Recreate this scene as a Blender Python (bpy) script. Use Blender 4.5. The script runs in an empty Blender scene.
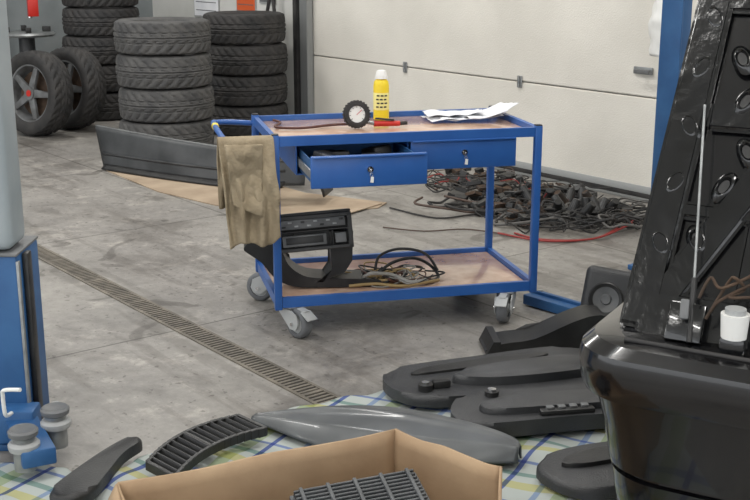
import bpy, bmesh, math, random
from mathutils import Vector, Matrix, noise, Euler
random.seed(7)
S=bpy.context.scene
COL=S.collection
def C(r,g,b):
    f=lambda c:(c/255/12.92) if c/255<=.04045 else ((c/255+.055)/1.055)**2.4
    return (f(r),f(g),f(b),1)
# ---------------------------------------------------------------- materials
def M(name,col,rough=.5,metal=0,col2=None,scale=6,bump=0,bscale=60,coat=0,detail=6,lo=.35,hi=.65):
    m=bpy.data.materials.new(name); m.use_nodes=True
    nt=m.node_tree; N=nt.nodes; L=nt.links
    b=N['Principled BSDF']
    b.inputs['Base Color'].default_value=col
    b.inputs['Roughness'].default_value=rough
    b.inputs['Metallic'].default_value=metal
    b.inputs['Coat Weight'].default_value=coat
    tc=N.new('ShaderNodeTexCoord')
    if col2:
        n=N.new('ShaderNodeTexNoise'); n.inputs['Scale'].default_value=scale; n.inputs['Detail'].default_value=detail
        L.new(tc.outputs['Object'],n.inputs['Vector'])
        r=N.new('ShaderNodeValToRGB'); r.color_ramp.elements[0].position=lo; r.color_ramp.elements[1].position=hi
        r.color_ramp.elements[0].color=col; r.color_ramp.elements[1].color=col2
        L.new(n.outputs['Fac'],r.inputs['Fac']); L.new(r.outputs['Color'],b.inputs['Base Color'])
    if bump:
        n2=N.new('ShaderNodeTexNoise'); n2.inputs['Scale'].default_value=bscale; n2.inputs['Detail'].default_value=4
        L.new(tc.outputs['Object'],n2.inputs['Vector'])
        bp=N.new('ShaderNodeBump'); bp.inputs['Strength'].default_value=bump; bp.inputs['Distance'].default_value=.01
        L.new(n2.outputs['Fac'],bp.inputs['Height']); L.new(bp.outputs['Normal'],b.inputs['Normal'])
    return m
blue=M('blue_paint',C(38,86,156),.4,0,C(44,95,166),5,.05,30,coat=.1)
blue_d=M('blue_paint_old',C(36,80,128),.5,0,C(46,92,140),7,.1,30)
wood=M('wood_board',C(184,148,126),.2,0,C(212,182,160),9,.03,40,coat=.4)
galv=M('zinc_steel',C(160,162,162),.4,.6,C(136,139,140),20)
chrome=M('chrome',C(215,215,215),.15,1)
rubber=M('rubber',C(66,66,67),.75,0,C(86,85,84),9,.25,60)
rubber_d=M('rubber_dark',C(38,38,39),.75,0,C(56,54,53),9,.2,60)
black=M('black_plastic',C(26,26,27),.42,0,C(40,40,40),12,.12,150)
dgrey=M('dark_grey_plastic',C(44,45,47),.42,0,C(62,63,65),5,.3,200)
mgrey=M('mid_grey_plastic',C(92,94,96),.5,0,C(110,111,112),10,.1,100)
lgrey=M('light_grey_plastic',C(160,162,162),.45)
white=M('white_plastic',C(225,225,222),.5)
paperm=M('paper',C(228,229,232),.8,0,C(215,217,222),5)
cardb=M('cardboard',C(156,130,102),.85,0,C(176,150,120),5,.1,50)
cardb2=M('cardboard_floor',C(150,132,112),.85,0,C(176,158,136),3,.1,30)
yellow=M('yellow_label',C(232,205,40),.4)
red=M('red_plastic',C(190,40,30),.4)
orange=M('orange_plastic',C(205,92,48),.45)
jack=M('canvas_jacket',C(132,118,95),.95,0,C(158,144,120),8,.5,80,lo=.3,hi=.6)
carp=M('car_paint_black',C(8,8,10),.2,.0,C(17,17,19),5,0.04,14,coat=.6)
carin=M('car_inner_metal',C(7,8,9),.2,.0,C(20,21,23),9,.5,12,coat=.6)
fendm=M('fender_primer_grey',C(70,73,75),.38,.1,C(94,97,99),4,.05,20,coat=.2)
bumpm=M('bumper_grey',C(44,46,48),.4,.0,C(76,78,80),3.0)
colgrey=M('pillar_grey',C(140,150,155),.5,0,C(158,166,170),4,.05,20)
rust=M('rusty_part',C(56,44,36),.8,.2,C(86,68,54),14,.3,60)
wallm=M('wall_plaster',C(196,196,192),.85,0,C(210,210,206),2,.08,60)
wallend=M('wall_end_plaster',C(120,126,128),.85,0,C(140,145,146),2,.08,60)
doorm=M('door_panel_stucco',C(212,208,199),.55,0,C(224,220,211),1.5,.35,90)
trimm=M('trim_aluminium',C(150,152,152),.4,.5)
glassd=M('car_glass',C(20,24,26),.05,0,coat=1)
def floor_mat():
    m=M('floor_concrete',C(124,124,123),.42)
    nt=m.node_tree;N=nt.nodes;L=nt.links;b=N['Principled BSDF']
    tc=N.new('ShaderNodeTexCoord')
    def noise_(sc,det,lo,hi,c1,c2,rough=.6,stretch=None,dist=0):
        n=N.new('ShaderNodeTexNoise');n.inputs['Scale'].default_value=sc;n.inputs['Detail'].default_value=det;n.inputs['Roughness'].default_value=rough
        n.inputs['Distortion'].default_value=dist
        src=tc.outputs['Object']
        if stretch:
            mp=N.new('ShaderNodeMapping');mp.inputs['Scale'].default_value=stretch[:3];mp.inputs['Rotation'].default_value=(0,0,stretch[3]);L.new(src,mp.inputs['Vector']);src=mp.outputs['Vector']
        L.new(src,n.inputs['Vector'])
        r=N.new('ShaderNodeValToRGB');r.color_ramp.elements[0].position=lo;r.color_ramp.elements[1].position=hi
        r.color_ramp.elements[0].color=c1;r.color_ramp.elements[1].color=c2
        L.new(n.outputs['Fac'],r.inputs['Fac']);return n,r
    n1,r1=noise_(.8,9,.32,.68,C(134,131,127),C(170,166,160),.7)
    n2,r2=noise_(16,8,.35,.72,(.70,.70,.70,1),(1,1,1,1),.8)
    n3,r3=noise_(1.7,7,.38,.50,(.66,.65,.64,1),(1,1,1,1),.7,None,.6)
    n4,r4=noise_(3.5,5,.38,.46,(.78,.77,.76,1),(1,1,1,1),.6,(.25,2.2,1,.5))
    n5,r5=noise_(4,7,.56,.66,(1,1,1,1),(1.3,1.29,1.27,1),.7)
    n6,r6=noise_(34,3,.64,.70,(1,1,1,1),(.55,.54,.53,1),.5)
    n7,r7=noise_(2.6,3,.645,.68,(1,1,1,1),(.6,.59,.58,1),.5,None,1.2)
    def mul(a,b_):
        x=N.new('ShaderNodeMix');x.data_type='RGBA';x.blend_type='MULTIPLY';x.inputs[0].default_value=1
        L.new(a,x.inputs[6]);L.new(b_,x.inputs[7]);return x.outputs[2]
    c=r1.outputs['Color']
    for r in(r2,r3,r4,r5,r6,r7):c=mul(c,r.outputs['Color'])
    br=N.new('ShaderNodeTexBrick');br.offset=0;br.inputs['Scale'].default_value=1
    br.inputs['Brick Width'].default_value=1.9;br.inputs['Row Height'].default_value=1.32
    br.inputs['Mortar Size'].default_value=.007;br.inputs['Mortar Smooth'].default_value=.4
    br.inputs['Color1'].default_value=(1,1,1,1);br.inputs['Color2'].default_value=(.96,.96,.96,1);br.inputs['Mortar'].default_value=(.42,.41,.40,1)
    L.new(tc.outputs['Object'],br.inputs['Vector'])
    c=mul(c,br.outputs['Color']);L.new(c,b.inputs['Base Color'])
    rr=N.new('ShaderNodeMapRange');rr.inputs['To Min'].default_value=.22;rr.inputs['To Max'].default_value=.65
    L.new(n3.outputs['Fac'],rr.inputs['Value']);L.new(rr.outputs['Result'],b.inputs['Roughness'])
    bp=N.new('ShaderNodeBump');bp.inputs['Strength'].default_value=.15;bp.inputs['Distance'].default_value=.01
    L.new(n2.outputs['Fac'],bp.inputs['Height']);L.new(bp.outputs['Normal'],b.inputs['Normal'])
    return m
floorm=floor_mat()
def plaid_mat():
    m=M('plaid_fabric',C(200,205,205),.9)
    nt=m.node_tree;N=nt.nodes;L=nt.links;b=N['Principled BSDF']
    tc=N.new('ShaderNodeTexCoord');mp=N.new('ShaderNodeMapping');mp.inputs['Rotation'].default_value=(0,0,.5)
    L.new(tc.outputs['Object'],mp.inputs['Vector'])
    def w(dirn,sc,stops):
        t=N.new('ShaderNodeTexWave');t.wave_type='BANDS';t.bands_direction=dirn;t.wave_profile='SAW'
        t.inputs['Scale'].default_value=sc;t.inputs['Distortion'].default_value=.8;t.inputs['Detail Scale'].default_value=.6
        L.new(mp.outputs['Vector'],t.inputs['Vector'])
        r=N.new('ShaderNodeValToRGB');cr=r.color_ramp;cr.interpolation='CONSTANT'
        cr.elements[0].position=0;cr.elements[0].color=stops[0][1];cr.elements[1].position=stops[1][0];cr.elements[1].color=stops[1][1]
        for p,cc in stops[2:]:
            e=cr.elements.new(p);e.color=cc
        L.new(t.outputs['Color'],r.inputs['Fac']);return r.outputs['Color']
    wh=C(206,210,208)
    a=w('X',1.15,[(0,wh),(.36,C(150,168,200)),(.44,wh),(.60,C(176,188,156)),(.78,wh),(.93,C(94,110,170))])
    c=w('Y',1.15,[(0,wh),(.24,C(205,200,150)),(.40,wh),(.56,C(140,165,160)),(.66,wh),(.88,C(130,146,190)),(.94,wh)])
    x=N.new('ShaderNodeMix');x.data_type='RGBA';x.blend_type='MULTIPLY';x.inputs[0].default_value=1
    L.new(a,x.inputs[6]);L.new(c,x.inputs[7]);L.new(x.outputs[2],b.inputs['Base Color']);return m
plaid=plaid_mat()
# ---------------------------------------------------------------- helpers
def group(name,loc=(0,0,0),rz=0,rot=None):
    e=bpy.data.objects.new(name,None);e.empty_display_size=.1;e.location=loc
    e.rotation_euler=rot if rot else (0,0,rz);COL.objects.link(e);return e
def fin(name,bm,mats,parent=None,loc=None,rot=None,smooth=True,ang=35):
    me=bpy.data.meshes.new(name)
    bmesh.ops.recalc_face_normals(bm,faces=bm.faces)
    c=Vector((0,0,0))
    if parent is None and loc is None:
        xs=[v.co for v in bm.verts];c=Vector([ (min(p[i] for p in xs)+max(p[i] for p in xs))/2 for i in range(3)])
        bmesh.ops.translate(bm,verts=bm.verts,vec=-c)
    bm.to_mesh(me);bm.free()
    if not isinstance(mats,(list,tuple)):mats=[mats]
    for m in mats:me.materials.append(m)
    if smooth:
        for p in me.polygons:p.use_smooth=True
        try:me.set_sharp_from_angle(angle=math.radians(ang))
        except Exception:pass
    o=bpy.data.objects.new(name,me);COL.objects.link(o)
    o.location=loc if loc is not None else c
    if rot:o.rotation_euler=rot
    if parent:o.parent=parent
    return o
def box(par,name,c,s,mat,rot=None,bev=.003,seg=2):
    bm=bmesh.new();bmesh.ops.create_cube(bm,size=1)
    bmesh.ops.scale(bm,vec=s,verts=bm.verts)
    if bev>0:
        bmesh.ops.bevel(bm,geom=bm.edges[:],offset=min(bev,min(s)*.45),segments=seg,affect='EDGES',profile=.5)
    return fin(name,bm,mat,par,c,rot)
def add_box(bm,c,s,rot=(0,0,0),mi=0):
    r=bmesh.ops.create_cube(bm,size=1)
    mt=Matrix.Translation(c)@Euler(rot).to_matrix().to_4x4()@Matrix.Diagonal((*s,1))
    bmesh.ops.transform(bm,matrix=mt,verts=r['verts'])
    for v in r['verts']:
        for f in v.link_faces:f.material_index=mi
def add_cyl(bm,p1,p2,r,r2=None,seg=20,mi=0,caps=True):
    p1=Vector(p1);p2=Vector(p2);d=p2-p1
    q=bmesh.ops.create_cone(bm,cap_ends=caps,segments=seg,radius1=r,radius2=r if r2 is None else r2,depth=d.length)
    mt=Matrix.Translation((p1+p2)/2)@d.to_track_quat('Z','Y').to_matrix().to_4x4()
    bmesh.ops.transform(bm,matrix=mt,verts=q['verts'])
    for v in q['verts']:
        for f in v.link_faces:f.material_index=mi
def cyl(par,name,p1,p2,r,mat,r2=None,seg=24):
    bm=bmesh.new();add_cyl(bm,p1,p2,r,r2,seg);return fin(name,bm,mat,par,(0,0,0))
def smoothpts(p,n=6,cyc=False):
    p=[Vector(a) for a in p];out=[];k=len(p)
    rng=range(k) if cyc else range(k-1)
    for i in rng:
        a=p[(i-1)%k] if cyc or i>0 else p[0];b=p[i];c=p[(i+1)%k];d=p[(i+2)%k] if cyc or i+2<k else p[-1]
        for j in range(n):
            t=j/n
            out.append(.5*((2*b)+(c-a)*t+(2*a-5*b+4*c-d)*t*t+(3*b-a-3*c+d)*t**3))
    if not cyc:out.append(p[-1])
    return out
def tube(par,name,paths,r,mats,smooth=True,cyc=False,res=3):
    cu=bpy.data.curves.new(name,'CURVE');cu.dimensions='3D';cu.bevel_depth=r;cu.bevel_resolution=res;cu.use_fill_caps=True
    if not isinstance(mats,(list,tuple)):mats=[mats]
    for m in mats:cu.materials.append(m)
    for k,pp in enumerate(paths):
        mi=0;rad=1
        if isinstance(pp,dict):mi=pp.get('m',0);rad=pp.get('r',1);pp=pp['p']
        q=smoothpts(pp,6,cyc) if smooth else [Vector(a) for a in pp]
        s=cu.splines.new('POLY');s.points.add(len(q)-1)
        for i,a in enumerate(q):s.points[i].co=(*a,1);s.points[i].radius=rad
        s.material_index=mi;s.use_cyclic_u=cyc;s.use_smooth=True
    o=bpy.data.objects.new(name,cu);COL.objects.link(o)
    if par:o.parent=par
    return o
def lathe(par,name,prof,mat,loc=(0,0,0),rot=None,seg=40,closed=False,mis=None):
    bm=bmesh.new();rings=[]
    for i in range(seg):
        a=2*math.pi*i/seg
        rings.append([bm.verts.new((r*math.cos(a),r*math.sin(a),z)) for r,z in prof])
    n=len(prof)
    for i in range(seg):
        A=rings[i];B=rings[(i+1)%seg]
        for j in range(n if closed else n-1):
            k=(j+1)%n
            try:
                f=bm.faces.new((A[j],B[j],B[k],A[k]))
                if mis:f.material_index=mis[j]
            except Exception:pass
    bmesh.ops.remove_doubles(bm,verts=bm.verts,dist=1e-5)
    return fin(name,bm,mat,par,loc,rot,ang=40)
def slab(par,name,pts,z0,z1,mat,bev=.01,seg=3,smoothn=0,axis='Z',loc=None,rot=None):
    if smoothn:pts=[(p.x,p.y) for p in smoothpts([(a[0],a[1],0) for a in pts],smoothn,True)]
    bm=bmesh.new()
    def mk(p,z):
        return (p[0],p[1],z) if axis=='Z' else (p[0],z,p[1])
    b=[bm.verts.new(mk(p,z0)) for p in pts];t=[bm.verts.new(mk(p,z1)) for p in pts];n=len(pts)
    bm.faces.new(b[::-1]);tf=bm.faces.new(t)
    for i in range(n):bm.faces.new((b[i],b[(i+1)%n],t[(i+1)%n],t[i]))
    if bev>0:
        ed=list(tf.edges)
        bmesh.ops.bevel(bm,geom=ed,offset=bev,segments=seg,affect='EDGES',profile=.5)
    return fin(name,bm,mat,par,loc if par is None else (loc or (0,0,0)),rot)
def surf(par,name,fn,nu,nv,mat,thick=0,loc=None):
    bm=bmesh.new();g=[[bm.verts.new(fn(i/nu,j/nv)) for j in range(nv+1)] for i in range(nu+1)]
    for i in range(nu):
        for j in range(nv):bm.faces.new((g[i][j],g[i+1][j],g[i+1][j+1],g[i][j+1]))
    o=fin(name,bm,mat,par,loc if par is None else (loc or (0,0,0)),ang=80)
    if thick:
        md=o.modifiers.new('solid','SOLIDIFY');md.thickness=thick;md.offset=0
    return o
def nz(x,y=0,z=0):return noise.noise(Vector((x,y,z)))
# ---------------------------------------------------------------- room
RA=math.atan2(-.789,.614)
d1=Vector((.614,-.789,0));nn=Vector((.789,.614,0))
def R(s,w,z=0):return d1*s+nn*w+Vector((0,0,z))
WD=6.26
def rbox(name,s0,s1,w0,w1,z0,z1,mat,bev=0):
    bm=bmesh.new();bmesh.ops.create_cube(bm,size=1);bmesh.ops.scale(bm,vec=(s1-s0,w1-w0,z1-z0),verts=bm.verts)
    if bev:bmesh.ops.bevel(bm,geom=bm.edges[:],offset=bev,segments=2,affect='EDGES')
    return fin(name,bm,mat,None,R((s0+s1)/2,(w0+w1)/2,(z0+z1)/2),(0,0,RA))
rbox('floor',-12.2,7,-7,WD+.3,-.2,0,floorm)
rbox('ceiling',-12.2,7,-7,WD+.3,4.2,4.35,wallm)
rbox('wall_back',-12.2,-9.08,WD,WD+.3,0,4.2,wallm)
rbox('wall_back.001',-9.08,1.6,WD,WD+.3,3.55,4.2,wallm)
rbox('wall_right',1.6,7,WD,WD+.3,0,4.2,wallm)
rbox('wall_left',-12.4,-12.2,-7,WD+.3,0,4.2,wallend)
dg=group('door_1',R(0,WD,0),RA)
for i in range(5):
    z1=.696+.7*i
    z0=.035 if i==0 else .704+.7*(i-1)
    bm=bmesh.new();add_box(bm,(-3.74,.06,(z0+z1)/2),(10.6,.05,z1-z0));
    bmesh.ops.bevel(bm,geom=bm.edges[:],offset=.008,segments=2,affect='EDGES')
    fin('panel_%d'%i,bm,doorm,dg,(0,0,0))
box(dg,'bottom_rail',(-3.74,.03,.062),(10.6,.012,.05),lgrey,bev=.002)
box(dg,'bottom_seal_shadow',(-3.74,.05,.018),(10.6,.06,.034),rubber_d)  # dark seal strip, its black also draws the shadow gap under the door
box(dg,'backing',(-3.74,.12,1.78),(10.64,.04,3.5),trimm,bev=0)
for i,s in enumerate([-7.66,-6.28,-4.9,-3.5,-2.1,-.7,.7]):
    for k,zz in enumerate([.70,1.40,2.1]):
        b=group('hinge_%d_%d'%(i,k));b.parent=dg;b.location=(s,.025,zz)
        box(b,'leaf',(0,.003,0),(.05,.008,.09),galv);cyl(b,'pin',(0,-.008,-.04),(0,-.008,.04),.008,galv)
lb=group('latch');lb.parent=dg;lb.location=(-5.1,.02,.88)
box(lb,'plate',(0,.005,0),(.16,.012,.05),galv);cyl(lb,'knob',(0,0,0),(0,-.05,0),.012,galv);box(lb,'lever',(.03,-.05,0),(.13,.015,.025),mgrey)
rbox('trim_1',-9.14,-9.02,WD-.05,WD+.02,0,4.2,trimm,.004)
rbox('trim_2',-9.24,-9.18,WD-.06,WD,0,4.2,rubber_d,.004)
rbox('trim_3',-9.0,1.6,WD-.045,WD+.0,0,.012,trimm,.002)
rbox('baseboard_back',-12.2,-9.25,WD-.015,WD,0,.1,trimm,.003)
# drain
dr=group('floor_drain_grate',R(0,2.40,0),RA)
bm=bmesh.new()
add_box(bm,(-3.9,0,.001),(14,.11,.002),mi=1)
for y in(-.053,.053):add_box(bm,(-3.9,y,.003),(14,.014,.006),mi=0)
s=-10.85
while s<3.0:
    if int((s+11)/.5)!=int((s+11-.028)/.5):add_box(bm,(s,0,.003),(.02,.095,.005))
    else:add_box(bm,(s,0,.0025),(.014,.095,.004))
    s+=.028
steel=M('grate_steel',C(100,95,87),.6,.2,C(130,123,112),12)
fin('grate',bm,[steel,M('drain_void',C(44,41,38),.9)],dr,(0,0,0),smooth=False)
# ---------------------------------------------------------------- cart
CA=(-.43,4.89,0);CR=math.atan2(.23,.973)
LX=1.2;LY=.64
cart=group('tool_trolley',CA,CR)
for i,(x,y) in enumerate([(0,0),(LX,0),(0,LY),(LX,LY)]):
    box(cart,'leg_%d'%(i+1),(x,y,.525),(.034,.034,.785),blue,bev=.005)
    box(cart,'leg_cap_%d'%(i+1),(x,y,.919),(.03,.03,.006),black,bev=.002)
def tray(nm,z0,z1,zb):
    bm=bmesh.new()
    for y in(0,LY):
        add_box(bm,(LX/2,y,(z0+z1)/2),(LX-.036,.022,z1-z0))
    for x in(0,LX):
        add_box(bm,(x,LY/2,(z0+z1)/2),(.022,LY-.036,z1-z0))
    add_box(bm,(LX/2,LY/2,z0+.004),(LX-.02,LY-.02,.006))
    fin(nm+'_frame',bm,blue,cart,(0,0,0))
    box(cart,nm+'_board',(LX/2,LY/2,zb),(LX-.03,LY-.03,.01),wood,bev=.002)
tray('top_tray',.868,.91,.881)
tray('bottom_tray',.142,.188,.162)
bm=bmesh.new()
for x in(.097,.6,1.103):add_box(bm,(x,.33,.80),(.006,.60,.136))
add_box(bm,(.6,.628,.80),(1.0,.006,.136));add_box(bm,(.6,.33,.735),(1.01,.60,.005))
fin('drawer_cabinet',bm,blue,cart,(0,0,0))
for nm,x0,yo in(('drawer_left',.1,-.3),('drawer_right',.602,0)):
    d=group(nm);d.parent=cart;d.location=(x0,yo,0)
    box(d,'front',(.249,.008,.803),(.494,.018,.134),blue,bev=.004)
    box(d,'grip_lip',(.249,-.006,.866),(.48,.018,.008),blue,bev=.002)
    bm=bmesh.new()
    for x in(.018,.48):add_box(bm,(x,.27,.795),(.004,.51,.095))
    add_box(bm,(.249,.52,.795),(.46,.004,.095));add_box(bm,(.249,.27,.75),(.46,.51,.004))
    fin('tray',bm,blue_d,d,(0,0,0))
    for k,x in enumerate((.009,.489)):
        box(d,'slide_%d'%k,(x,.28,.79),(.008,.52,.035),galv,bev=.001)
    cyl(d,'lock',(.249,0,.81),(.249,-.012,.81),.013,chrome);cyl(d,'keyhole',(.249,-.011,.81),(.249,-.014,.81),.005,black)
    box(d,'key',(.249,-.022,.808),(.003,.022,.012),chrome,bev=.001)
    tube(d,'key_ring',[[(.249,-.03,.8),(.255,-.03,.79),(.249,-.03,.78),(.243,-.03,.79)]],.0012,chrome,cyc=True)
    slab(d,'key_tag',[(.243,.76),(.257,.758),(.259,.782),(.247,.784)],-.033,-.031,white,bev=0,axis='Y')
    if yo<0:
        for k in range(7):
            box(d,'content_%d'%k,(.06+k*.062,.12+.13*(k%3),.79+.012*(k%2)),(.09,.12,.07),black,(.2*(k%2),.1,k*.7),.01)
tube(cart,'push_handle',[[(0,0,.875),(-.12,0,.885),(-.185,.02,.888),(-.205,.07,.888),(-.205,LY-.07,.888),(-.185,LY-.02,.888),(-.12,LY,.885),(0,LY,.875)]],.013,blue,res=5)
box(cart,'handle_grip',(-.205,LY/2+.18,.888),(.032,.05,.032),yellow,bev=.012)
ctyre=M('caster_tyre',C(104,106,109),.6);chub=M('caster_hub',C(176,178,178),.45)
def caster(nm,x,y,a,brake=False):
    g=group(nm);g.parent=cart;g.location=(x,y,0);g.rotation_euler=(0,0,a)
    box(g,'plate',(0,0,.139),(.10,.08,.006),galv)
    cyl(g,'swivel',(0,0,.124),(0,0,.138),.034,galv)
    r=.071;ox=.058
    slabpts=[(-.032,.132),(.05,.132),(.085,.115),(.096,.075),(.080,.045),(.040,.045),(-.01,.09),(-.034,.112)]
    for k,yy in enumerate((-.040,.035)):
        slab(g,'fork_%d'%k,slabpts,yy,yy+.005,chub,bev=0,axis='Y')
    box(g,'fork_top',(-.008,0,.128),(.05,.08,.006),chub)
    lathe(g,'tyre',[(.046,-.025),(.060,-.026),(.067,-.021),(r,-.011),(r,.011),(.067,.021),(.060,.026),(.046,.025)],ctyre,(ox,0,r),(math.pi/2,0,0),40,closed=True)
    lathe(g,'hub',[(.0,-.030),(.018,-.030),(.022,-.02),(.047,-.016),(.047,.016),(.022,.02),(.018,.030),(0,.030)],chub,(ox,0,r),(math.pi/2,0,0),32)
    cyl(g,'axle',(ox,-.047,r),(ox,.047,r),.009,chrome)
    if brake:
        box(g,'brake_pedal',(.128,0,.118),(.06,.055,.008),chub,(0,.5,0));box(g,'brake_arm',(.09,0,.137),(.05,.035,.006),chub,(0,.15,0))
caster('caster_1',.06,.035,-1.05,True);caster('caster_2',LX-.115,.035,-2.1,True)
caster('caster_3',.05,LY-.08,2.6);caster('caster_4',LX-.08,LY-.08,2.8)
# jacket over handle arm
jg=group('work_jacket',CA,CR)
def jk(a,b):
    x=-.245+.235*a
    bot=.445+.02*math.sin(a*6)+(.055*a*a)
    if b<.35:
        t=b/.35;y=.05-.03*t;z=.60+(.900-.60)*t
    elif b<.45:
        t=(b-.35)/.1;y=.02-.045*t;z=.903+.012*math.sin(t*math.pi)
    else:
        t=(b-.45)/.55;y=-.027-.05*math.sin(min(1,t*1.6)*math.pi/2);z=.903-(.903-bot)*t
    g=min(1,abs(b-.4)*4)
    ridge=abs(nz(a*2.6+.25*b,b*1.3,4))
    y+=g*(.05*ridge-.02+.012*math.sin(a*18+2.5*nz(a*2,b*4,7))+.012*nz(a*9,b*12,9))
    x+=g*(.010*nz(b*6,a*2,8))+(.05*(b-.45)*(1-a)*1.2 if b>.45 else 0)+ (.02*(b-.45)*a if b>.45 else 0)
    z+=g*.008*nz(a*7,b*4,1)
    return (x,y,z)
surf(jg,'body',jk,70,90,jack,.007)
def fl(a,b):
    w=.16*(1-.25*b)
    return (-.225+w*a+.03*b,-.082-.016*math.sin(b*6+a*2)-.022*abs(nz(a*3,b*4,2))-.01*b,.896-.26*b-.05*a*b)
surf(jg,'folded_sleeve',fl,24,32,jack,.008)
# items on trolley
bt=group('spray_bottle',(.03,5.56,.8865))
lathe(bt,'body',[(0,0),(.034,0),(.038,.004),(.038,.165),(.034,.185),(.02,.2),(.0,.2)],yellow,seg=36)
lathe(bt,'label',[(.0384,.05),(.0386,.052),(.0386,.13),(.0384,.132)],M('label_white',C(236,228,150),.5))
for k in range(4):
    for j in range(3):
        a=-1.57+(j-1)*.5+.1*(k%2)
        box(bt,'print_%d_%d'%(k,j),(.0387*math.cos(a),.0387*math.sin(a),.065+.018*k),(.002,.014,.007),black,(0,0,a),0)
lathe(bt,'cap',[(.0,.238),(.018,.238),(.024,.230),(.029,.210),(.031,.198),(.02,.196)],white,seg=32)
gg=group('tyre_pressure_gauge',(-.085,5.27,.8868))
gd=group('dial');gd.parent=gg;gd.location=(0,0,.066);gd.rotation_euler=(math.radians(80),0,math.radians(14))
lathe(gd,'rubber_ring',[(.045,-.017),(.058,-.015),(.062,-.008),(.062,.008),(.058,.015),(.045,.017)],rubber_d,closed=True,seg=48)
bm=bmesh.new()
for i in range(26):
    a=i*2*math.pi/26;add_box(bm,(.0625*math.cos(a),.0625*math.sin(a),0),(.004,.007,.026),(0,0,a))
fin('ring_ribs',bm,rubber_d,gd,(0,0,0))
lathe(gd,'face',[(0,.012),(.040,.012),(.041,.017),(.043,.017)],[white])
lathe(gd,'bezel',[(.038,.012),(.040,.019),(.049,.019),(.05,.012)],rubber_d)
box(gd,'needle',(.01,.008,.0145),(.034,.0025,.001),red,(0,0,.7),0)
for i in range(9):
    a=-.7+i*.57;box(gd,'tick_%d'%i,(.033*math.cos(a),.033*math.sin(a),.0128),(.008,.002,.001),black,(0,0,a),0)
cyl(gg,'stem',(.045,.01,.03),(.085,.02,.02),.009,galv)
cyl(gg,'red_grip',(.08,.02,.02),(.2,.04,.018),.014,red,.012)
cyl(gg,'nozzle',(.195,.04,.018),(.235,.045,.02),.009,rubber_d)
box(gg,'trigger',(.13,.025,.04),(.09,.014,.008),rubber_d,(0,.1,.15))
tube(gg,'hose',[[(-.03,.01,.02),(-.12,.02,.014),(-.25,-.05,.01),(-.37,-.02,.01),(-.36,.12,.01),(-.40,.2,.01)]],.006,M('hose_brown',C(80,42,36),.5))
pg=group('paper_sheets',(.44,5.56,.8872))
for k,(rz,w,h,l) in enumerate([(.25,.36,.2,.05),(.0,.32,.19,.12),(.5,.28,.18,.17),(.1,.28,.17,.03)]):
    def f(a,b,w=w,h=h,l=l,k=k):
        return ((a-.5)*w,(b-.5)*h,.005+.016*abs(nz(a*3,b*3,k*3.1))+l*max(0,a-.5)**1.5*(1-.4*b))
    o=surf(pg,'sheet_%d'%k,f,24,16,paperm,.0012);o.location=((-.02,.03,.09,-.06)[k],(-.01,-.03,0,0)[k],.004+k*.006);o.rotation_euler=(0,0,rz)
# console on lower shelf
dc=group('centre_console_trim',(0,5.12,0),math.radians(6))
hp=[(-.60,.37),(-.56,.41),(-.50,.42),(-.455,.41),(-.425,.35),(-.40,.29),(-.35,.245),(-.28,.222),(-.1,.212),(.0,.206),(.03,.195),(.02,.176),(-.1,.174),(-.3,.176),(-.40,.19),(-.47,.235),(-.52,.30),(-.58,.345)]
slab(dc,'arm',hp,0,.16,black,.012,3,3,'Y')
slab(dc,'bracket_right',[(-.21,.44),(-.10,.44),(-.105,.30),(-.14,.245),(-.22,.215),(-.27,.20),(-.24,.2),(-.20,.26)],.0,.14,black,.01,2,0,'Y')
pn=group('panel');pn.parent=dc;pn.location=(-.285,.0,.435);pn.rotation_euler=(math.radians(-12),math.radians(-4),0)
bm=bmesh.new()
add_box(bm,(0,0,.075),(.36,.04,.02));add_box(bm,(0,0,-.07),(.36,.04,.018));add_box(bm,(0,0,.012),(.34,.03,.010))
for x in(-.17,.17):add_box(bm,(x,0,0),(.022,.04,.16))
for x in(-.08,.09):add_box(bm,(x,.005,-.03),(.008,.03,.08))
add_box(bm,(0,.05,0),(.33,.01,.14));add_box(bm,(0,.08,.09),(.36,.15,.012))
bmesh.ops.bevel(bm,geom=bm.edges[:],offset=.003,segments=1,affect='EDGES')
fin('bezel',bm,black,pn,(0,0,0))
box(pn,'radio_face',(0,-.012,.045),(.30,.02,.042),mgrey,bev=.004)
for i in range(10):box(pn,'button_%d'%i,(-.13+i*.029,-.025,.045+(.01 if i%2 else -.008)),(.018,.006,.008),lgrey if i%3 else black,bev=.001)
box(pn,'storage_slot',(-.04,-.012,-.03),(.20,.02,.05),mgrey,bev=.004);box(pn,'storage_inner',(-.04,-.023,-.028),(.17,.004,.032),black,bev=.002)
box(pn,'side_switch',(.125,-.012,-.03),(.05,.02,.045),mgrey,bev=.003)
wc=[]
def wire(cx,cy,cz,rx,ry,n,m,r=1,zv=.03,zmin=.175):
    a=random.random()*6.28;pp=[]
    for i in range(n):
        a+=random.uniform(.4,1.3)
        pp.append((cx+rx*math.cos(a)*random.uniform(.4,1),cy+ry*math.sin(a)*random.uniform(.4,1),max(zmin,cz+random.uniform(-zv,zv))))
    return {'p':pp,'m':m,'r':r}
for k in range(16):wc.append(wire(.06+random.uniform(-.12,.15),5.25+random.uniform(-.06,.06),.195,.16,.12,8,k%4,random.choice([.7,1,1.5]),.025,.176))
wc.append({'p':[(.0,5.2,.2),(.08,5.25,.25),(.18,5.3,.26),(.26,5.33,.22),(.3,5.25,.18),(.22,5.15,.18)],'m':0,'r':1.8})
wc.append({'p':[(-.12,5.1,.18),(0,5.12,.185),(.12,5.1,.18),(.22,5.12,.19),(.3,5.2,.18)],'m':2,'r':1.8})
wc.append({'p':[(.0,5.3,.18),(.02,5.33,.26),(.12,5.36,.29),(.24,5.35,.27),(.30,5.3,.2)],'m':0,'r':1.6})
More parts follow.
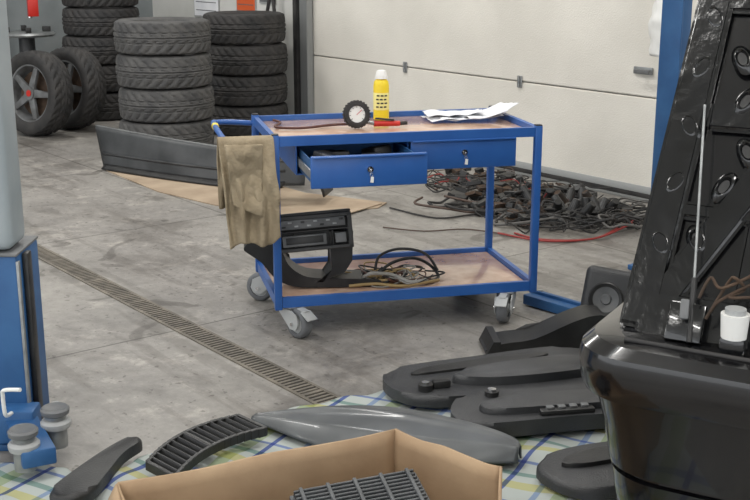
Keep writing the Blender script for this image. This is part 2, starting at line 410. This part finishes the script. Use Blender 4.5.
wc.append({'p':[(-.06,5.15,.2),(-.02,5.1,.24),(.08,5.15,.22),(.16,5.1,.2),(.24,5.14,.2)],'m':1,'r':2.0})
tube(None,'wiring_loom',wc,.0042,[black,M('wire_grey',C(150,148,142),.5),M('wire_tan',C(160,136,92),.5),M('wire_brown',C(80,50,40),.5)])
# tyres
def tyre_mesh(Rr,Wd,rim,seed=0,name='tyre_mesh'):
    bm=bmesh.new();seg=168;prof=[]
    for r,z in[(rim,-.36),(rim+.012,-.43),((Rr+rim)/2,-.5),(Rr-.045,-.49),(Rr-.02,-.45)]:prof.append((r,z*Wd,0))
    nt_=22
    for i in range(nt_+1):
        t=-1+2*i/nt_;prof.append((Rr-.012*t*t,t*.42*Wd,1))
    for r,z in[(Rr-.02,.45),(Rr-.045,.49),((Rr+rim)/2,.5),(rim+.012,.43),(rim,.36),(rim+.03,.34),(Rr-.05,.3),(Rr-.05,-.3),(rim+.03,-.34)]:prof.append((r,z*Wd,0))
    rings=[]
    for i in range(seg):
        a=2*math.pi*i/seg;rg=[]
        for r,z,tr in prof:
            rr=r
            if tr:
                t=z/(.42*Wd)
                fr=(a*28/(2*math.pi)+abs(t)*1.3+(.5 if t>0 else 0)+seed*.3)%1
                if (fr<.34 and abs(t)>.12) or abs(abs(t)-.38)<.05 or abs(t)<.04:rr=r-.010
            rg.append(bm.verts.new((rr*math.cos(a),rr*math.sin(a),z)))
        rings.append(rg)
    n=len(prof)
    for i in range(seg):
        A=rings[i];B=rings[(i+1)%seg]
        for j in range(n):bm.faces.new((A[j],B[j],B[(j+1)%n],A[(j+1)%n]))
    bmesh.ops.recalc_face_normals(bm,faces=bm.faces)
    me=bpy.data.meshes.new(name);bm.to_mesh(me);bm.free()
    for p in me.polygons:p.use_smooth=True
    try:me.set_sharp_from_angle(angle=math.radians(38))
    except Exception:pass
    return me
tmA=tyre_mesh(.405,.272,.25);tmA.materials.append(rubber)
tmB=tyre_mesh(.385,.272,.23,1);tmB.materials.append(rubber_d)
def stack(x,y,n,me,h,nm):
    g=group(nm,(x,y,0))
    for i in range(n):
        o=bpy.data.objects.new('tyre_%d'%(i+1),me);COL.objects.link(o);o.parent=g
        o.location=(random.uniform(-.012,.012),random.uniform(-.012,.012),h/2+i*h);o.rotation_euler=(0,0,random.random()*6)
stack(-1.79,9.82,4,tmA,.278,'tyre_stack')
stack(-1.21,10.85,4,tmB,.278,'tyre_stack.001')
stack(-2.78,11.85,5,tmB,.278,'tyre_stack.002')
rimm=M('rim_alloy_dull',C(120,122,124),.45,.2,C(90,90,90),10)
def wheel(nm,loc,rot,Rr=.39,Wd=.24,rim=.26,parent=None):
    g=group(nm,loc,rot=rot)
    me=tyre_mesh(Rr,Wd,rim,2);me.materials.append(rubber_d)
    o=bpy.data.objects.new('tyre',me);COL.objects.link(o);o.parent=g
    lathe(g,'rim',[(rim+.012,Wd*.42),(rim+.01,Wd*.38),(rim-.01,Wd*.36),(rim-.025,Wd*.2),(rim-.03,-Wd*.3),(rim+.01,-Wd*.4)],rimm)
    for i in range(5):
        a=i*2*math.pi/5
        sp=slab(g,'spoke_%d'%i,[(.03,-.04),(rim-.02,-.025),(rim-.015,.025),(.03,.04)],Wd*.22,Wd*.34,rimm,.006,2);sp.rotation_euler=(0,0,a)
    cyl(g,'hub',(0,0,Wd*.1),(0,0,Wd*.38),.06,rimm);cyl(g,'brake_disc',(0,0,-.02),(0,0,.0),rim*.8,rust);cyl(g,'cap',(0,0,Wd*.37),(0,0,Wd*.4),.03,red)
    if parent:g.parent=parent
    return g
wheel('car_wheel',(-3.12,10.62,.388),(math.radians(84),0,math.radians(-33)))
wheel('car_wheel.001',(-2.90,11.02,.388),(math.radians(84),0,math.radians(-36)))
tp=group('tyre_changer',R(-11.5,4.42,0),.4)
box(tp,'column',(-.25,0,.7),(.14,.14,1.4),lgrey,bev=.01)
box(tp,'base',(0,0,.12),(.6,.5,.24),mgrey,bev=.02)
cyl(tp,'turntable_post',(.05,0,.24),(.05,0,.8),.08,dgrey)
lathe(tp,'turntable',[(0,.80),(.27,.80),(.29,.82),(.27,.84),(0,.84)],galv,(.05,0,.02))
for i in range(4):
    a=i*math.pi/2;box(tp,'jaw_%d'%i,(.05+.2*math.cos(a),.2*math.sin(a),.89),(.08,.05,.05),black,(0,0,a))
box(tp,'arm',(-.06,0,1.38),(.5,.09,.09),lgrey);cyl(tp,'mount_head',(.1,0,1.0),(.1,0,1.42),.025,chrome);box(tp,'control',(.12,-.1,1.12),(.1,.08,.2),red)
for i,(s_,z_,w_,h_,m_) in enumerate([(-10.95,1.28,.5,.6,paperm),(-10.15,1.30,.34,.46,orange),(-9.75,1.42,.26,.5,mgrey)]):
    g=group('wall_poster' if i==0 else 'wall_poster.%03d'%i,R(s_,WD-.012,z_),RA)
    box(g,'sheet',(0,0,0),(w_,.006,h_),m_,bev=0)
    for k in range(6):box(g,'line_%d'%k,(0,-.004,-h_/2+.06+k*h_/7),(w_*.85,.002,.008),mgrey if i!=2 else red,bev=0)
    box(g,'frame',(0,.002,0),(w_+.03,.004,h_+.03),lgrey,bev=0)
tube(None,'wall_hose',[[R(-9.55,WD-.1,1.9),R(-9.5,WD-.12,1.4),R(-9.62,WD-.12,1.0),R(-9.75,WD-.1,.8),R(-9.6,WD-.12,.7),R(-9.45,WD-.1,.85),R(-9.5,WD-.1,1.2),R(-9.48,WD-.06,1.9)]],.018,rubber_d)
# bumper & cardboard
bp_=group('car_bumper')
n0=Vector((-.53,-.85,0));pA=Vector((-2.20,9.0,0));pB=Vector((-.62,8.02,0))
def bbase(a,o,z):
    p=pA.lerp(pB,a)+n0*(.05*math.sin(a*math.pi)+o)
    if a>.8:p=p-n0*(a-.8)*1.2
    return (p.x,p.y,z)
def topz(a):return .33-.07*a
surf(bp_,'face',lambda a,b:bbase(a+.06*(1-b)*(1-a),.035*(1-b),.02+(topz(a)-.02)*b),40,10,bumpm,.012)
surf(bp_,'top_lip',lambda a,b:bbase(a,-.03*b,topz(a)+.006*math.sin(b*3.1)),40,4,M('bumper_lip',C(84,86,87),.35,0,C(104,106,106),4),.010)
surf(bp_,'lower_spoiler',lambda a,b:bbase(.07+.87*a,.04+.04*b,.05-.035*b),40,3,black,.01)
surf(bp_,'crease',lambda a,b:bbase(.06+.88*a,.030+.006*math.sin(b*3.14),.12+.018*b),40,4,dgrey,.005)
slab(None,'cardboard_sheet',[(-2.1,8.85),(-1.55,8.05),(-1.1,7.62),(-.60,7.28),(.02,7.52),(.08,7.68),(-.5,8.0),(-1.2,8.9)],.001,.008,cardb2,0)
slab(None,'cardboard_sheet.001',[(-.75,7.4),(-.62,7.2),(-.2,7.28),(.05,7.62),(-.3,7.75)],.010,.016,cardb2,0)
def ll(a,b):
    an=math.pi*(.05+.9*a);r=.32
    return (-.66+r*math.cos(an)+.05*b,7.56+.26*b,.024+.29*math.sin(an)*(1-.1*b))
surf(None,'wheel_arch_liner',ll,24,6,black,.01)
# scrap pile
wc=[]
def ok(x,y,m=6.08):return .789*x+.614*y<m
def lowb(cx):return 8.6-1.35*cx-.55
k=0
while k<150:
    cx=random.uniform(.35,1.85);cy=random.uniform(6.8,8.9)
    if not ok(cx,cy,5.95) or cy<lowb(cx) or (cx<.8 and random.random()<.6):continue
    k+=1
    big=random.random()<.3
    wd=wire(cx,cy,.012+random.random()*.065,.30 if big else .13,.16 if big else .08,7,random.choice([0]*12+[1,1,2,2,3]),random.choice([.5,.6,.9,1.4]),.035,.008)
    wd['p']=[p if ok(p[0],p[1]) else tuple(Vector(p)-nn*(.789*p[0]+.614*p[1]-6.05)) for p in wd['p']]
    wc.append(wd)
for k in range(2):
    wc.append({'p':[(.75+.1*k,6.8,.01),(1.0,6.6+.03*k,.012),(1.3,6.65,.012),(1.5,6.8+.04*k,.04),(1.6,6.95,.05),(1.55,7.1,.03)],'m':3,'r':1.1})
wc.append({'p':[(.1,7.5,.01),(.4,7.2,.01),(.7,7.3,.012),(.9,7.0,.012)],'m':0,'r':1.1})
wc.append({'p':[(.05,6.95,.01),(.3,6.85,.01),(.55,6.9,.01),(.75,6.8,.01)],'m':2,'r':.8})
wp=group('wiring_harness_pile')
tube(wp,'cables',wc,.0058,[rubber_d,M('cable_grey',C(92,90,88),.6),M('cable_brown',C(78,62,54),.6),M('cable_red',C(140,42,40),.5)],res=2)
bm=bmesh.new()
k=0
while k<110:
    cx=random.uniform(.55,1.7);cy=random.uniform(6.9,8.9)
    if not ok(cx,cy,5.95) or cy<lowb(cx)+.08:continue
    k+=1
    add_box(bm,(cx,cy,random.uniform(.025,.07)),(random.uniform(.03,.13),random.uniform(.03,.09),random.uniform(.02,.05)),(random.uniform(-.4,.4),random.uniform(-.4,.4),random.random()*3),random.choice([0,0,0,1,2]))
for k in range(20):
    cx=random.uniform(1.05,1.5);cy=random.uniform(7.1,7.9)
    if ok(cx,cy,5.9):add_cyl(bm,(cx,cy,.03),(cx+random.uniform(-.08,.08),cy+random.uniform(-.08,.08),.13),.04,.025,16,random.choice([0,1,2]))
bmesh.ops.bevel(bm,geom=bm.edges[:],offset=.003,segments=1,affect='EDGES')
fin('small_parts',bm,[black,dgrey,rust],wp,(0,0,0))
# lift column left
lc=group('vehicle_lift_column',(-1.46,3.87,0))
box(lc,'base_housing',(0,0,.345),(.50,.26,.69),blue_d,bev=.012)
box(lc,'housing_cap',(0,0,.692),(.505,.265,.01),mgrey,bev=.004)
box(lc,'edge_guard',(.262,-.05,.35),(.02,.05,.67),black,bev=.005)
box(lc,'edge_strip',(.252,-.12,.35),(.01,.02,.64),galv,bev=.002)
box(lc,'base_plate',(0,0,.012),(.56,.36,.024),blue_d,bev=.004)
box(lc,'post',(.055,-.03,2.448),(.36,.18,3.49),colgrey,bev=.03,seg=4)
for k in range(4):cyl(lc,'bolt_%d'%k,(.26 if k%2 else -.26,-.16 if k<2 else .16,.02),(.26 if k%2 else -.26,-.16 if k<2 else .16,.045),.012,galv)
la=group('lift_arm');la.parent=lc
box(la,'arm',(.30,-.30,.10),(.34,.11,.06),blue_d,(0,0,-1.1),.008)
box(la,'arm_mount',(.22,-.16,.1),(.14,.10,.12),blue_d,bev=.01)
for k,(x,y) in enumerate([(.375,-.24),(.32,-.42)]):
    cyl(la,'pad_screw_%d'%k,(x,y,.05),(x,y,.17),.036,galv)
    lathe(la,'pad_%d'%k,[(0,.165),(.04,.165),(.047,.17),(.049,.185),(.042,.192),(.034,.187),(0,.187)],mgrey,(x,y,0))
    lathe(la,'pad_collar_%d'%k,[(.03,.12),(.048,.12),(.051,.13),(.051,.14),(.042,.15),(.03,.15)],lgrey,(x,y,0))
tube(la,'lock_handle',[[(.22,-.22,.16),(.22,-.28,.18),(.22,-.29,.25),(.23,-.30,.275),(.29,-.32,.285)]],.007,white)
# right lift column
lr=group('vehicle_lift_column.001',(1.555,6.0,0),RA)
box(lr,'post',(0,0,2.1),(.10,.09,4.18),blue_d,bev=.008);box(lr,'post_flange',(.0,-.05,2.1),(.13,.014,4.18),blue_d,bev=.004)
box(lr,'base_plate',(0,0,.014),(.26,.26,.028),blue_d,bev=.004)
for k in range(4):cyl(lr,'bolt_%d'%k,(.1 if k%2 else -.1,-.1 if k<2 else .1,.02),(.1 if k%2 else -.1,-.1 if k<2 else .1,.05),.012,galv)
def bag(a,b):
    an=b*2*math.pi;r=.04+.05*math.sin(min(1,a*1.2)*math.pi*.8)+.02*nz(a*6,math.cos(an)*2,math.sin(an)*2)
    return (r*math.cos(an),r*.6*math.sin(an),-.4*a)
bg=group('plastic_bag',R(-4.88,WD-.09,1.40),RA)
surf(bg,'bag',bag,20,20,white,.002);cyl(bg,'hook',(0,-.0,0),(0,.09,.06),.008,galv)
# plaid sheet
fp=[(-1.42,3.56),(-1.10,3.56),(-.90,3.38),(-.77,3.62),(-.32,4.04),(.02,4.2),(.47,4.42),(.95,4.58),(1.5,4.62)]
def ps(a,b):
    t=a*(len(fp)-1);i=min(int(t),len(fp)-2);f=t-i
    fx=fp[i][0]*(1-f)+fp[i+1][0]*f;fy=fp[i][1]*(1-f)+fp[i+1][1]*f
    nx=-1.3+3.0*a;x=fx*(1-b)+nx*b;y=fy*(1-b)+2.3*b+.05*nz(a*20,0,2)*(1-b)
    z=.009+.014*(nz(x*5,y*5,0)*.5+.5)+.03*max(0,nz(x*4.2+3,y*6,5))
    return (x,y,z)
surf(None,'plaid_blanket',ps,160,90,plaid,.003)
# trim panels, fender
def recess(par,nm,pts,z0,z1,mat,sm=4,bev=.004):return slab(par,nm,pts,z0,z1,mat,bev,2,sm)
t1=group('door_trim_panel')
slab(t1,'panel',[(.03,4.19),(.10,4.30),(.40,4.42),(.74,4.54),(.90,4.50),(.95,4.36),(.90,4.16),(.55,4.05),(.22,3.98),(.08,4.05)],.042,.085,dgrey,.022,4,5)
recess(t1,'armrest',[(.30,4.12),(.40,4.22),(.80,4.36),(.88,4.3),(.84,4.2),(.5,4.1)],.08,.12,dgrey,5,.02)
recess(t1,'pocket',[(.16,4.2),(.22,4.28),(.62,4.44),(.70,4.42),(.5,4.32)],.084,.094,black,5)
cyl(t1,'handle_boss',(.19,4.05,.08),(.19,4.05,.11),.028,black);cyl(t1,'screw',(.19,4.05,.11),(.19,4.05,.118),.014,chrome)
box(t1,'window_switch',(.25,4.08,.1),(.07,.035,.03),black,(0,0,.3),.006)
t2=group('door_trim_panel.001')
slab(t2,'panel',[(.28,3.88),(.36,4.0),(.6,4.03),(.9,4.1),(.99,3.98),(.95,3.83),(.7,3.77),(.36,3.70),(.28,3.76)],.042,.10,dgrey,.025,4,5)
recess(t2,'armrest',[(.40,3.78),(.42,3.88),(.85,3.98),(.92,3.9),(.86,3.85),(.6,3.8)],.095,.125,dgrey,5,.018)
box(t2,'switch_plate',(.68,3.805,.108),(.2,.05,.02),black,(0,0,.17),.006)
for k in range(4):box(t2,'switch_%d'%k,(.62+.042*k,3.796+.008*k,.121),(.028,.026,.01),mgrey,(0,0,.17),.003)
cyl(t2,'handle_boss',(.43,3.96,.09),(.43,3.96,.118),.026,black);cyl(t2,'screw',(.43,3.96,.118),(.43,3.96,.126),.016,chrome)
def fe(a,b):
    p0=Vector((-.44,3.88));p1=Vector((.48,3.52));ax=(p1-p0).normalized();pe=Vector((-ax.y,ax.x))
    c=p0.lerp(p1,a)
    up=.02+.22*math.sin(min(1,a/.62)*math.pi/2)*(1-a**4)**.6 if a<1 else .02
    dn=-.02-.14*math.sin(a*math.pi)
    t=dn+(up-dn)*b
    sb=math.sin(b*math.pi)
    z=.045+.075*min(1,sb*1.6)**.8*math.sin(min(1,a*1.5+.08)*math.pi/2)*(1-.35*a)+.018*math.exp(-((b-.62)/.07)**2)*min(1,a*4)*(1-a)
    return (c.x+pe.x*t,c.y+pe.y*t,z)
surf(None,'car_fender_panel',fe,60,40,fendm,.006)
t3=group('plastic_cover')
slab(t3,'shell',[(.52,3.40),(.64,3.54),(.95,3.62),(1.05,3.50),(.95,3.35),(.66,3.24)],.042,.082,dgrey,.02,3,5)
slab(t3,'rib',[(.6,3.40),(.68,3.49),(.9,3.55),(.9,3.49),(.70,3.40)],.08,.097,black,.005,2,4)
gr=group('radiator_grille',(-.60,3.60,.055),rot=(math.radians(6),math.radians(-3),math.radians(52)))
bm=bmesh.new()
for j in range(16):
    t=(j-7.5)/8;x=t*.21
    for y in(-.065,.065):add_box(bm,(x,y-.05*t*t,.02),(.03,.014,.035),(0,0,-.3*t))
for x in(-.21,.21,0):
    t=x/.21;add_box(bm,(x,-.05*t*t,.02),(.014,.14,.035))
for i in range(14):
    x=-.19+i*.029;t=x/.21;add_box(bm,(x,-.05*t*t,.024),(.005,.13,.032),(0,.5,0))
bmesh.ops.bevel(bm,geom=bm.edges[:],offset=.002,segments=1,affect='EDGES');fin('grille',bm,black,gr,(0,0,0))
slab(None,'mudguard_liner',[(-1.0,3.22),(-.94,3.42),(-.87,3.58),(-.82,3.64),(-.79,3.60),(-.83,3.50),(-.85,3.36),(-.87,3.24),(-.93,3.18)],.045,.085,black,.018,3,4)
wg=group('plastic_air_duct',(.50,4.72,0),math.radians(4))
slab(wg,'duct',[(0,.01),(.04,.05),(.18,.07),(.34,.14),(.44,.17),(.50,.15),(.52,.01)],-.06,.10,black,.015,3,3,'Y')
slab(wg,'flange',[(-.03,.01),(.0,.07),(.03,.07),(.03,.01)],-.09,.13,black,.004,2,0,'Y')
sp=group('loudspeaker',(1.05,4.98,.155),rot=(math.radians(-14),math.radians(6),math.radians(-18)))
box(sp,'cabinet',(0,0,0),(.22,.10,.28),dgrey,bev=.03,seg=4)
lathe(sp,'ring',[(.055,.0),(.075,.0),(.078,.008),(.072,.014),(.058,.01)],black,(0,-.05,.0),(math.pi/2,0,0))
lathe(sp,'cone',[(0,.006),(.02,.008),(.026,-.0),(.058,.008)],mgrey,(0,-.05,.0),(math.pi/2,0,0))
bmx=group('lift_crossbeam',(.90,5.27,0),math.atan2(-.34,.30))
box(bmx,'beam',(0,0,.03),(.40,.12,.05),blue_d,bev=.006);box(bmx,'rib',(0,0,.06),(.40,.012,.02),blue_d)
for k in(-.17,.17):cyl(bmx,'bolt_%d'%int(k*100),(k,0.035,.05),(k,.035,.065),.012,galv)
# cardboard box (sagged, one side buckled)
cn=[Vector((.06,3.15)),Vector((.345,2.895)),Vector((.315,2.36)),Vector((-.50,2.22)),Vector((-.684,2.797))]
cen=sum(cn,Vector((0,0)))/5
cb=group('cardboard_box')
for i in range(5):
    p=cn[i];q=cn[(i+1)%5];d=(q-p).normalized();n=Vector((d.y,-d.x))
    if (cen-p).dot(n)<0:n=-n
    def f(a,b,p=p,q=q,n=n,i=i):
        c=p.lerp(q,a)+n*(.006*nz(a*5,b*2,i)+.012*math.sin(a*math.pi)*b)
        return (c.x,c.y,.05+(.272-.004*math.sin(a*9))*b)
    surf(cb,'side_%d'%(i+1),f,20,6,cardb,.008)
slab(cb,'bottom',[tuple(v) for v in cn],.047,.055,cardb,0)
pl=cn[4];ql=cn[3]
dl=(ql-pl).normalized();nl=Vector((dl.y,-dl.x))
if (cen-pl).dot(nl)>0:nl=-nl
surf(cb,'flap',lambda a,b:(*(pl.lerp(ql,.02+.96*a)+nl*(.07*b+.004)),.323-.16*b+.01*math.sin(b*3)),12,5,cardb,.006)
e1=(cn[0]-cn[4]).normalized();ang=math.atan2(e1.y,e1.x)
rp=group('ribbed_air_filter_cover',(-.03,2.79,.255),rot=(math.radians(12),math.radians(-3),ang-.15))
bm=bmesh.new();add_box(bm,(0,0,-.02),(.36,.20,.04))
for i in range(13):add_box(bm,(0,-.09+i*.015,.008),(.34,.006,.025))
for i in range(5):add_box(bm,(-.15+i*.075,0,.02),(.01,.19,.012))
bmesh.ops.bevel(bm,geom=bm.edges[:],offset=.0015,segments=1,affect='EDGES')
fin('cover',bm,M('filter_cover_grey',C(66,68,70),.5,0,C(84,86,88),10,.1,100),rp,(0,0,0))
bm=bmesh.new();
for i in range(26):
    x=random.uniform(-.28,.28);y=random.uniform(-.10,.10);add_box(bm,(x,y,random.uniform(-.03,.035)),(.14,.09,.05),(random.random()*.5,random.random()*.5,random.random()*3),i%2)
# moulded black vent housing with louvres leaning at the left of the box
for i in range(9):add_box(bm,(-.27+i*.021,.03,.115),(.006,.13,.05),(.15,.35,.1))
add_box(bm,(-.19,.10,.115),(.20,.012,.055),(0,0,.1));add_box(bm,(-.19,-.035,.115),(.20,.012,.055),(0,0,.1));add_box(bm,(-.19,.03,.085),(.20,.14,.01),(0,0,.1))
bmesh.ops.bevel(bm,geom=bm.edges[:],offset=.004,segments=2,affect='EDGES');fin('plastic_offcuts',bm,[black,dgrey],cb,(-.10,2.70,.13),(0,0,ang))
# car
ce=math.atan2(-.5,.87)
car=group('car',(.492,2.725,-.03),ce)
def outline(ins,n=10,Lx=1.7,Ly=2.6,rc=.16):
    pts=[]
    x0,x1,y0,y1=ins,Lx-ins,ins,Ly-ins
    for cx,cy,a0 in((x0+rc,y0+rc,math.pi),(x1-rc,y0+rc,1.5*math.pi),(x1-rc,y1-rc,0),(x0+rc,y1-rc,.5*math.pi)):
        for i in range(n+1):
            a=a0+i/n*math.pi/2;pts.append((cx+rc*math.cos(a),cy+rc*math.sin(a)))
    return pts
bm=bmesh.new();lv=[(.16,.13),(.20,.11),(.34,.085),(.40,.078),(.405,.090),(.415,.090),(.42,.072),(.54,.055),(.60,.042),(.625,.036),(.635,.014),(.66,.006),(.72,.0),(.75,.006),(.775,.03),(.785,.07)]
rg=[]
for z,ins in lv:rg.append([bm.verts.new((x-.02,y-.02,z)) for x,y in outline(ins)])
for k in range(len(rg)-1):
    n=len(rg[0])
    for i in range(n):bm.faces.new((rg[k][i],rg[k][(i+1)%n],rg[k+1][(i+1)%n],rg[k+1][i]))
bm.faces.new(rg[0][::-1]);bm.faces.new(rg[-1])
fin('body',bm,carp,car,(0,0,0),ang=25)
slab(car,'cabin',[(.16,1.0),(1.5,1.0),(1.5,2.5),(.16,2.5)],.775,.95,carp,.05,3)
slab(car,'roof',[(.25,1.25),(1.4,1.25),(1.4,2.35),(.25,2.35)],.95,1.3,glassd,.06,3)
for k,(x,y) in enumerate([(.22,.65),(1.44,.65),(.22,2.1),(1.44,2.1)]):
    wheel('wheel_%d'%(k+1),(x,y,.34),(0,math.pi/2*(-1 if x<1 else 1),0),.31,.19,.2,parent=car)
SL=math.atan2(.48,.80)
lid=group('opened_lid');lid.parent=car;lid.location=(.065,.13,.775);lid.rotation_euler=(-SL,0,0)
H=1.45;WL=1.45
lo=[(.0,.0),(.02,.5),(.03,.9),(.045,1.3),(.14,H),(WL-.14,H),(WL-.06,1.3),(WL-.035,.9),(WL-.02,.5),(WL,0)]
slab(lid,'outer_skin',lo,.03,.045,carp,0,axis='Y')
bm=bmesh.new()
def rib(p,q,w,h):
    p=Vector(p);q=Vector(q);d=q-p;a=math.atan2(d.y,d.x)
    add_box(bm,((p.x+q.x)/2,.03-h/2,(p.y+q.y)/2),(d.length,h,w),(0,-a,0))
rib((.055,.02),(.085,1.3),.10,.03);rib((WL-.055,.02),(WL-.09,1.3),.10,.03);rib((.05,.06),(WL-.05,.06),.13,.035);rib((.1,1.36),(WL-.1,1.36),.12,.03)
rib((.1,.1),(.70,1.3),.09,.028);rib((WL-.1,.1),(.75,1.3),.09,.028);rib((.12,.62),(WL-.12,.62),.09,.025);rib((.3,.1),(.3,1.3),.06,.022);rib((.1,.35),(.5,.35),.05,.02);rib((.1,.95),(.6,.95),.06,.02)
bmesh.ops.bevel(bm,geom=bm.edges[:],offset=.012,segments=3,affect='EDGES')
fin('inner_frame',bm,carin,lid,(0,0,0))
hl=[(.07,.25),(.075,.42),(.08,.58),(.08,.75),(.085,.9),(.09,1.05),(.16,.27),(.20,.42),(.24,.52),(.21,.66),(.18,.78),(.26,.66),(.32,.78),(.38,.8),(.2,.98),(.36,.95),(.42,.62),(.33,.35),(.42,.45)]
for k,(x,z) in enumerate(hl):
    g=group('pressing_%d'%k);g.parent=lid;g.location=(x,.0,z);g.rotation_euler=(math.pi/2,.4 if k%2 else -.5,0);g.scale=(.65,1.1,1)
    lathe(g,'ring',[(.014,-.016),(.020,-.004),(.025,.002),(.030,.0),(.042,-.012)],carin,seg=24);lathe(g,'hole',[(0,-.004),(.018,-.004)],black,seg=20)
cyl(car,'gas_strut_rod',(.262,.13,.85),(.185,.415,1.33),.0035,galv);cyl(car,'gas_strut_body',(.27,.09,.79),(.25,.175,.93),.008,black)
box(car,'reservoir_bracket',(.375,.09,.80),(.06,.05,.05),carin,None,.006)
cyl(car,'reservoir',(.375,.085,.823),(.375,.085,.883),.030,white,.034);cyl(car,'reservoir_cap',(.375,.085,.883),(.375,.085,.896),.025,lgrey)
box(car,'latch_plate',(.25,.12,.83),(.09,.02,.10),carin,(-.5,0,0),.006);box(car,'latch',(.25,.10,.87),(.022,.02,.05),mgrey,(-.4,0,.2),.005)
tube(car,'latch_cable',[[(.30,.11,.85),(.34,.14,.94),(.36,.12,.96),(.38,.14,.93),(.35,.12,.91),(.41,.12,.92)],[(.31,.11,.87),(.33,.12,.9),(.41,.14,.95),(.43,.12,.92)],[(.28,.11,.9),(.30,.13,.95),(.33,.12,.93),(.40,.14,.97)]],.004,[rust])
tube(car,'weather_strip',[[(.12,.05,.785),(.6,.045,.785),(1.55,.05,.785)]],.006,rubber_d)
# lights
w=bpy.data.worlds.new('world');S.world=w;w.use_nodes=True
bgk=w.node_tree.nodes['Background'];bgk.inputs[0].default_value=(.94,.97,1,1);bgk.inputs[1].default_value=1.85
k=0
for s_ in(-10,-6.5,-3,.5):
    for w_ in(4.3,1.2,-2):
        p=R(s_,w_,4.1)
        g=group('added_fill_lamp' if k==0 else 'added_fill_lamp.%03d'%k,p,RA)  # unseen overhead fixtures, added to brighten the dim far end of the room
        box(g,'housing',(0,0,.05),(1.5,.3,.08),white,bev=.01)
        L=bpy.data.lights.new('fill_area','AREA');L.shape='RECTANGLE';L.size=1.4;L.size_y=.28;L.energy=60 if s_<-5 else 52;L.color=(1,.98,.945)
        o=bpy.data.objects.new('light',L);COL.objects.link(o);o.parent=g;o.location=(0,0,-.02)
        k+=1
cam=bpy.data.cameras.new('camera');cam.lens=55.2;cam.sensor_width=36;cam.clip_start=.05
co=bpy.data.objects.new('camera',cam);COL.objects.link(co);co.location=(0,0,1.7);co.rotation_euler=(math.radians(90-14.8),0,0)
S.camera=co
S.view_settings.view_transform='Standard';S.view_settings.exposure=0.06
